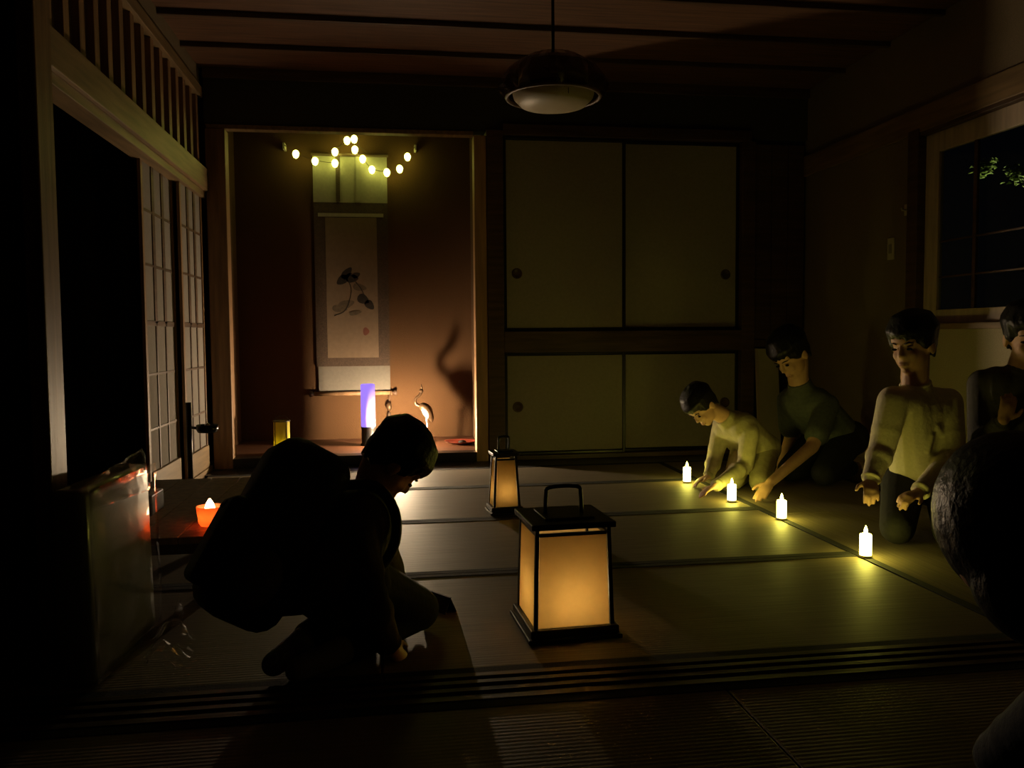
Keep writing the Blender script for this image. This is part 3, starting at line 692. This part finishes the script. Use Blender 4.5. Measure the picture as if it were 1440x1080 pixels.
# ================================================================== PEOPLE
def capsule(bm, p0, r0, p1, r1, n=14):
    p0, p1 = Vector(p0), Vector(p1); ax = p1-p0; L = ax.length
    if L < 1e-5: return sphere(bm, p0, r0)
    ax.normalize(); pts, rad = [], []
    for k in range(5):
        a = math.pi/2*k/4; pts.append(p0-ax*(r0*math.cos(a)*.999)); rad.append(max(r0*math.sin(a), r0*.05))
    for k in range(5):
        a = math.pi/2*k/4; pts.append(p1+ax*(r1*math.sin(a)*.999)); rad.append(max(r1*math.cos(a), r1*.05))
    return tube(bm, pts, rad, n)
def blob(name, prims, m, parent, voxel=.006, smooth=4):
    bm = BM()
    for p in prims:
        if p[0] == 'c': capsule(bm, *p[1:])
        else: sphere(bm, p[1], p[2], p[3] if len(p) > 3 else None, 20)
    bmesh.ops.recalc_face_normals(bm, faces=bm.faces)
    me = bpy.data.meshes.new('tmp'); bm.to_mesh(me); bm.free()
    o = bpy.data.objects.new('tmp', me); COL.objects.link(o)
    r = o.modifiers.new('r', 'REMESH'); r.mode = 'VOXEL'; r.voxel_size = voxel
    s = o.modifiers.new('s', 'SMOOTH'); s.iterations = smooth; s.factor = .5
    dg = bpy.context.evaluated_depsgraph_get(); dg.update()
    m2 = bpy.data.meshes.new_from_object(o.evaluated_get(dg)); m2.name = name
    bpy.data.objects.remove(o); bpy.data.meshes.remove(me)
    m2.materials.clear(); m2.materials.append(M[m])
    for p in m2.polygons: p.use_smooth = True
    return link(bpy.data.objects.new(name, m2), parent)
def frame(fwd, up):
    f = Vector(fwd).normalized(); u = Vector(up); u = (u-f*u.dot(f)).normalized(); r = f.cross(u)   # r: the person's right
    return f, u, r
def rotm(r, f, u): return Matrix((r, f, u)).transposed()
def hand(wr, d, n, s=1.0, side=1, curl=.25):
    """palm with four fingers and a thumb; d: towards the fingers, n: back of the hand, side: thumb side"""
    wr, d, n = Vector(wr), Vector(d).normalized(), Vector(n); n = (n-d*n.dot(d)).normalized(); l = d.cross(n)*side
    R = rotm(l, d, n); pr = [('e', wr+d*.038*s, (.030*s, .042*s, .013*s), R), ('c', wr-d*.01*s, .018*s, wr+d*.02*s, .017*s)]
    for k, (o, L) in enumerate(((.024, .058), (.008, .066), (-.008, .060), (-.023, .046))):
        a = wr+d*(.068-.004*abs(k-1))*s+l*o*s; d1 = (d*math.cos(curl)-n*math.sin(curl)+l*o*3).normalized(); d2 = (d*math.cos(curl*2.6)-n*math.sin(curl*2.6)+l*o*2).normalized()
        b = a+d1*L*.5*s; c = b+d2*L*.5*s
        pr += [('c', a-d*.01*s, .0082*s, b, .0076*s), ('c', b, .0076*s, c, .0062*s)]
    a = wr+d*.02*s+l*.022*s; b = a+(d*.6+l*.75).normalized()*.034*s; c = b+(d*.85+l*.35-n*.2).normalized()*.026*s
    return pr+[('c', a, .012*s, b, .0095*s), ('c', b, .0095*s, c, .0075*s)]
def person(label, head, J, hs, shirt, trousers, sleeve='long', hands=(), sc=1.0, skirt=None, sock=None, bulk=1.0, hairlen=1.0, seed=1, legs=True):
    root = thing('person', label=label, cat='person')
    hc, fwd, up = head; hc = Vector(hc); f, u, r = frame(fwd, up); R = rotm(r, f, u)
    H = lambda a, b, c: hc+(r*a+f*b+u*c)*hs            # side, forward, up
    J = {k: Vector(v) for k, v in J.items()}
    mid = J['pelvis'].lerp(J['chest'], .5)
    lat = (J['shR']-J['shL']).normalized()
    b = [('e', H(0, -.012, .02), (.072*hs, .090*hs, .086*hs), R), ('e', H(0, .022, -.035), (.056*hs, .062*hs, .070*hs), R), ('e', H(0, .052, -.088), (.026*hs, .022*hs, .018*hs), R),
         ('e', H(0, .062, .03), (.05*hs, .024*hs, .03*hs), R), ('c', H(0, .082, .004), .007*hs, H(0, .094, -.026), .010*hs), ('e', H(0, .085, -.030), (.015*hs, .011*hs, .008*hs), R),
         ('e', H(0, .080, -.062), (.021*hs, .010*hs, .006*hs), R), ('e', H(0, .078, -.071), (.018*hs, .010*hs, .006*hs), R)]
    for s in (-1, 1):
        b += [('e', H(s*.074, -.008, -.012), (.009*hs, .019*hs, .030*hs), R), ('e', H(s*.028, .062, -.03), (.020*hs, .016*hs, .020*hs), R)]
    b += [('c', H(0, -.016, -.05), .051*sc, J['neck'], .052*sc), ('c', J['neck'], .05*sc, J['chest'], .08*sc), ('c', J['chest'], .085*sc, mid, .085*sc), ('c', mid, .085*sc, J['pelvis'], .09*sc)]
    for S_ in 'LR':
        b += [('c', J['chest'], .06*sc, J['sh'+S_], .046*sc), ('c', J['sh'+S_], .044*sc, J['el'+S_], .034*sc), ('c', J['el'+S_], .034*sc, J['wr'+S_], .022*sc)]
        if legs:
            b += [('c', J['hip'+S_], .07*sc, J['kn'+S_], .05*sc), ('c', J['kn'+S_], .048*sc, J['an'+S_], .03*sc), ('c', J['an'+S_], .03*sc, J['toe'+S_], .022*sc)]
    for hd_ in hands: b += hand(*hd_)
    body = blob('body', b, 'skin', root, .0050, 4)
    # face details
    for s in (-1, 1):
        obj('eye', sphere(BM(), H(s*.031, .0785, -.004), (.012*hs, .006*hs, .0055*hs), R, 12), 'eye', root, True)
        obj('eyebrow', tube(BM(), [H(s*.016, .0845, .016), H(s*.032, .0815, .021), H(s*.046, .071, .017)], [.002*hs, .003*hs, .0015*hs], 6), 'hair', root, True)
    obj('mouth', tube(BM(), [H(-.02, .078, -.066), H(-.008, .086, -.0655), H(.008, .086, -.0655), H(.02, .078, -.066)], [.001*hs, .003*hs, .003*hs, .001*hs], 6), 'lip', root, True)
    # hair: a cap of tapering locks over the skull
    rnd = random.Random(seed)
    hp = [('e', H(0, -.020, .040), (.084*hs, .098*hs, .084*hs), R), ('e', H(0, -.052, .0), (.070*hs, .055*hs, .060*hs), R)]
    for s in (-1, 1): hp.append(('e', H(s*.052, -.012, .03), (.032*hs, .062*hs, .055*hs), R))
    if hairlen > 1.2: hp += [('e', H(0, -.012, .022), (.092*hs, .106*hs, .106*hs), R), ('e', H(0, -.035, -.04), (.084*hs, .076*hs, .085*hs), R)]
    N = 64 if hairlen <= 1.2 else 0
    for i in range(N):
        az = 2*math.pi*i/N+rnd.uniform(-.04, .04); c_, s_ = math.cos(az), math.sin(az)
        low = (.040 if c_ > .5 else (.006 if c_ > -.15 else .006-.056*min(1, (-.15-c_)/.45)))+rnd.uniform(-.009, .009)
        a = H(s_*.02, c_*.02-.02, .126); m0 = H(s_*.058, c_*.068-.016, .108); m_ = H(s_*.080, c_*.096-.014, .060+rnd.uniform(-.006, .01)); e_ = H(s_*(.075 if c_ > -.1 else .066), c_*(.098 if c_ > 0 else .068)-.012, low)
        hp += [('c', a, .016*hs, m0, .017*hs), ('c', m0, .017*hs, m_, .015*hs), ('c', m_, .015*hs, e_, .007*hs)]
    blob('hair', hp, 'hair', root, .005, 6)
    # shirt
    w_ = .05*bulk*sc; t = []
    fr = lat.cross((J['chest']-J['pelvis']).normalized())
    for s in (-1, 0, 1):
        t += [('c', J['pelvis']+lat*s*w_*.9, .098*sc*bulk, mid+lat*s*w_, .092*sc*bulk), ('c', mid+lat*s*w_, .092*sc*bulk, J['chest']+lat*s*w_*1.1, .088*sc*bulk)]
    t += [('c', J['shL'], .058*sc, J['chest']+Vector((0, 0, .02)), .08*sc), ('c', J['shR'], .058*sc, J['chest']+Vector((0, 0, .02)), .08*sc), ('c', J['chest'], .092*sc, J['neck'].lerp(J['chest'], .34), .063*sc)]
    for S_ in 'LR':
        a, e, w2 = J['sh'+S_], J['el'+S_], J['wr'+S_]
        if sleeve == 'long':
            e2 = e.lerp(w2, .86)
            t += [('c', a, .060*sc, e, .050*sc), ('c', e, .050*sc, e2, .036*sc), ('c', e2, .034*sc, e.lerp(w2, .92), .031*sc), ('e', e.lerp(w2, .25), (.052*sc,)*3), ('e', a.lerp(e, .6), (.056*sc,)*3)]
        else:
            t += [('c', a, .058*sc, a.lerp(e, .72), .060*sc)]
    for k in range(7):            # soft folds
        q = J['pelvis'].lerp(J['chest'], rnd.uniform(.1, .9)); sd = rnd.uniform(-1, 1); o_ = fr*(.088*sc*bulk)*(1 if k % 2 else -1)
        t.append(('c', q+o_+lat*(sd*.06), .012, q+o_+lat*(sd*.06+rnd.uniform(-.05, .05))+Vector((0, 0, rnd.uniform(-.1, -.04))), .009))
    blob('shirt', t, shirt, root, .007, 4)
    if sleeve == 'long':
        for S_ in 'LR':
            e, w2 = J['el'+S_], J['wr'+S_]; c0 = e.lerp(w2, .90); c1 = e.lerp(w2, .98)
            obj('cuff', tube(BM(), [c0, c0.lerp(c1, .3), c1, c1.lerp(c0, .05)], [.036*sc, .0375*sc, .034*sc, .028*sc], 18), shirt, root, True)
    ct = J['neck'].lerp(J['chest'], .16); nf, nu, nr = frame((J['neck']-J['chest']), fr)
    obj('collar', tube(BM(), [ct+(nr*math.cos(a*.3142)+nu*math.sin(a*.3142))*.052*sc for a in range(20)], .0085*sc, 8, closed=True), shirt, root, True)
    if legs:
        q = [('c', J['hipL'], .098*sc, J['hipR'], .098*sc), ('c', J['pelvis'], .10*sc, J['hipL'].lerp(J['hipR'], .5), .10*sc)]
        for S_ in 'LR':
            e2 = J['kn'+S_].lerp(J['an'+S_], .92)
            q += [('c', J['hip'+S_], .088*sc, J['kn'+S_], .064*sc), ('c', J['kn'+S_], .062*sc, e2, .045*sc)]
        blob('trousers', q, trousers, root, .007, 4)
        if sock:
            for S_ in 'LR':
                blob('sock', [('c', J['kn'+S_].lerp(J['an'+S_], .9), .038*sc, J['an'+S_], .037*sc), ('c', J['an'+S_], .037*sc, J['toe'+S_], .031*sc)], sock, root, .006, 2)
    return root

V = Vector
def seiza(pelvis, face, sc=1.0, spread=.09, thigh=.33):
    """kneeling legs: knees forward on the floor, heels under the pelvis"""
    f = V((face[0], face[1], 0)).normalized(); l = V((-f.y, f.x, 0)); J = {}
    for S_, s in (('L', 1), ('R', -1)):
        hip = pelvis+l*s*.075*sc; kn = pelvis+f*thigh*sc+l*s*spread*sc; kn.z = .068*sc
        an = pelvis-f*.04*sc+l*s*.07*sc; an.z = .048*sc; toe = an-f*.14*sc-l*s*.03*sc; toe.z = .038*sc
        J['hip'+S_], J['kn'+S_], J['an'+S_], J['toe'+S_] = hip, kn, an, toe
    return J
# boy in the cream sweatshirt, kneeling by the last candle
pv = P(1300, 700, Y=3.10); pv.z = .205
J = dict(pelvis=pv, chest=P(1293, 576, Y=3.06), neck=P(1286, 533, Y=3.04), shR=P(1256, 564, Y=3.00), elR=P(1240, 632, Y=2.99), wrR=P(1224, 676, Y=2.92),
         shL=P(1332, 566, Y=3.06), elL=P(1339, 645, Y=2.97), wrL=P(1292, 693, Y=2.86))
J.update(seiza(pv, (-.55, -.8)))
person('boy in cream sweatshirt and black trousers kneeling upright by a candle', (P(1283, 485, Y=3.03), (-.86, -.45, -.16), (-.1, 0, 1)), J, 1.0, 'sweat', 'black_cloth', 'long',
       [(J['wrR'], V((-.3, -.6, -.35)), V((-.1, -.3, 1)), .9, 1, .45), (J['wrL'], V((-.9, -.25, -.15)), V((0, -.3, 1)), .9, -1, .45)], seed=3, bulk=1.03)
# small child leaning to the candle
pv = P(1062, 650, Y=4.24); pv.z = .19
h1 = P(984, 678, z=.028); h2 = P(995, 698, z=.025)
J = dict(pelvis=pv, chest=P(1034, 600, Y=4.15), neck=P(1014, 583, Y=4.12), shR=P(1014, 604, Y=4.22), elR=P(1004, 648, Y=4.24), wrR=h1+V((.05, .0, .03)),
         shL=P(1054, 608, Y=4.05), elL=P(1048, 655, Y=4.05), wrL=h2+V((.06, .06, .035)))
J.update(seiza(pv, (-.55, -.8), .72))
person('small child in pale yellow clothes leaning over a candle', (P(987, 571, Y=4.10), (-.58, -.30, -.75), (-.75, -.1, .62)), J, .88, 'yellow', 'yellow', 'long',
       [(J['wrR'], V((-1, .05, -.35)), V((0, 0, 1)), .8, -1, .3), (J['wrL'], V((-.85, -.1, -.3)), V((0, 0, 1)), .75, 1, .3)], sc=.84, seed=5, bulk=1.1)
# person in the dark tee with one hand planted on the mat
pv = P(1175, 665, Y=4.35); pv.z = .22
h3 = P(1074, 697, z=.03)
J = dict(pelvis=pv, chest=P(1133, 566, Y=4.27), neck=P(1122, 533, Y=4.24), shR=P(1108, 563, Y=4.36), elR=P(1112, 615, Y=4.42), wrR=P(1098, 655, Y=4.36),
         shL=P(1164, 570, Y=4.17), elL=P(1142, 628, Y=4.02), wrL=h3+V((.05, .035, .055)))
J.update(seiza(pv, (-.75, -.55), 1.05))
person('person in dark slate tee kneeling with one bare arm planted on the mat', (P(1112, 499, Y=4.22), (-.70, -.30, -.62), (-.6, -.1, .78)), J, 1.1, 'dark_tee', 'black_cloth', 'short',
       [(J['wrL'], V((-.7, -.45, -.5)), V((-.3, -.3, .8)), 1.0, 1, .1), (J['wrR'], V((-.3, -.3, -.8)), V((-.6, -.4, .3)), 1.0, -1, .3)], sc=1.05, seed=8)
# person at the right edge, behind the boy in cream
pv = P(1436, 665, Y=3.02); pv.z = .22
J = dict(pelvis=pv, chest=P(1424, 548, Y=3.04), neck=P(1436, 519, Y=3.02), shR=P(1382, 540, Y=3.08), elR=P(1380, 628, Y=3.06), wrR=P(1410, 592, Y=2.90),
         shL=P(1472, 552, Y=3.0), elL=P(1482, 630, Y=2.97), wrL=P(1440, 670, Y=2.86))
J.update(seiza(pv, (-.15, -1), 1.0, thigh=.26))
person('person in dark grey clothes kneeling under the window with one hand raised', (P(1447, 474, Y=3.01), (-.45, -.85, -.18), (0, 0, 1)), J, 1.08, 'grey_cloth', 'black_cloth', 'long',
       [(J['wrR'], V((.25, -.1, .9)), V((-.3, -.9, 0)), .95, 1, .4), (J['wrL'], V((-.9, -.3, -.2)), V((0, -.2, 1)), .95, -1, .4)], seed=11)
# child sitting close to the camera, seen from behind
hc = P(1438, 758, d=1.06)
pv = V((hc.x+.24, hc.y-.04, .13))
J = dict(pelvis=pv, chest=hc+V((.17, -.02, -.22)), neck=hc+V((.095, -.01, -.12)), shR=hc+V((.28, -.06, -.22)), elR=hc+V((.32, .08, -.36)), wrR=hc+V((.27, .22, -.41)),
         shL=hc+V((.08, .02, -.24)), elL=hc+V((.10, .15, -.37)), wrL=hc+V((.20, .25, -.41)))
J.update(seiza(pv, (.75, .65), .8))
person('child with round black hair in navy shirt sitting with back turned', (hc, (.25, .95, -.22), (-.22, .15, 1)), J, 1.08, 'navy', 'black_cloth', 'long',
       [(J['wrR'], V((-.1, .8, -.2)), V((0, .2, 1)), .85, -1, .4), (J['wrL'], V((.5, .7, -.2)), V((0, .2, 1)), .85, 1, .4)], sc=.78, seed=14, hairlen=1.35)
# boy on the left, bowing, with a backpack
pv = P(468, 895, Y=2.10); pv.z = .20
J = dict(pelvis=pv, chest=P(505, 735, Y=2.15), neck=P(522, 692, Y=2.17), shR=P(500, 748, Y=2.05), elR=P(520, 845, Y=2.02), wrR=P(548, 910, Y=2.06),
         shL=P(517, 738, Y=2.27), elL=P(546, 800, Y=2.38), wrL=P(556, 868, Y=2.36))
J.update(seiza(pv, (.6, .8), .92, thigh=.27))
person('boy with black hair and olive shirt kneeling and bowing with a backpack on', (P(554, 650, Y=2.18), (.56, .18, -.80), (.80, .1, .58)), J, .86, 'olive', 'black_cloth', 'long',
       [(J['wrR'], V((.5, .2, -.6)), V((.5, -.4, .6)), .9, -1, .3), (J['wrL'], V((.5, -.1, -.6)), V((.5, .4, .6)), .9, 1, .3)], sc=.94, sock='sock', seed=17, bulk=1.06)
# backpack
bk = thing('backpack', label='black backpack worn on the back of the bowing boy', cat='backpack')
ax = (J['chest']-J['pelvis']).normalized(); la = (J['shR']-J['shL']); la = (la-ax*la.dot(ax)).normalized(); bkd = ax.cross(la)
if bkd.x > 0: bkd = -bkd
bkd = (bkd+V((0, -.35, 0))); bkd = (bkd-ax*bkd.dot(ax)).normalized(); la = ax.cross(bkd)
bc = J['pelvis'].lerp(J['chest'], .15)+bkd*.185
def bpt(a, d, u): return bc+la*a+bkd*d+ax*u
def rbox(name, c, half, m, par, bev):
    bm = BM(); r_ = bmesh.ops.create_cube(bm, size=2)
    for v in r_['verts']: v.co = Vector((v.co.x*half[0], v.co.y*half[1], v.co.z*half[2]))
    bmesh.ops.bevel(bm, geom=list(bm.edges), offset=bev, segments=4, affect='EDGES', profile=.5)
    for v in bm.verts: v.co = bpt(c[0]+v.co.x, c[1]+v.co.y, c[2]+v.co.z)
    bmesh.ops.recalc_face_normals(bm, faces=bm.faces); return obj(name, bm, m, par, True)
rbox('main_compartment', (0, 0, .015), (.145, .10, .225), 'bag', bk, .06)
pk = rbox('front_pocket', (0, .105, -.055), (.105, .026, .11), 'bag', bk, .022)
obj('zip_pull', tube(BM(), [bpt(.03, .134, .035), bpt(.035, .139, .015)], .004, 6), 'steel', pk, True)
for s in (-1, 1):
    obj('strap', tube(BM(), smooth_path([bpt(s*.08, -.07, .17), bpt(s*.09, -.16, .215), bpt(s*.095, -.24, .17), bpt(s*.10, -.265, .07), bpt(s*.13, -.19, -.07), bpt(s*.105, -.07, -.15)], 5), .013, 8), 'bag', bk, True)
    obj('side_pocket', sphere(BM(), bpt(s*.135, .0, -.10), (.025, .055, .075), rotm(la, bkd, ax)), 'grey_cloth', bk, True)
obj('grab_loop', tube(BM(), smooth_path([bpt(-.035, -.05, .205), bpt(-.02, -.06, .235), bpt(.02, -.06, .235), bpt(.035, -.05, .205)], 4), .007, 8), 'bag', bk, True)

# ================================================================== put every empty at the base of its thing
bpy.context.view_layer.update()
for o in list(SC.objects):
    if o.type == 'EMPTY' and o.parent is None and o.location.length < 1e-6 and o.children:
        lo, hi = Vector((1e9,)*3), Vector((-1e9,)*3)
        for c in o.children_recursive:
            for k in c.bound_box:
                p = c.matrix_world @ Vector(k)
                for i in range(3): lo[i] = min(lo[i], p[i]); hi[i] = max(hi[i], p[i])
        base = Vector(((lo.x+hi.x)/2, (lo.y+hi.y)/2, lo.z)); o.location = base
        for c in o.children: c.location = c.location-base
bpy.context.view_layer.update()
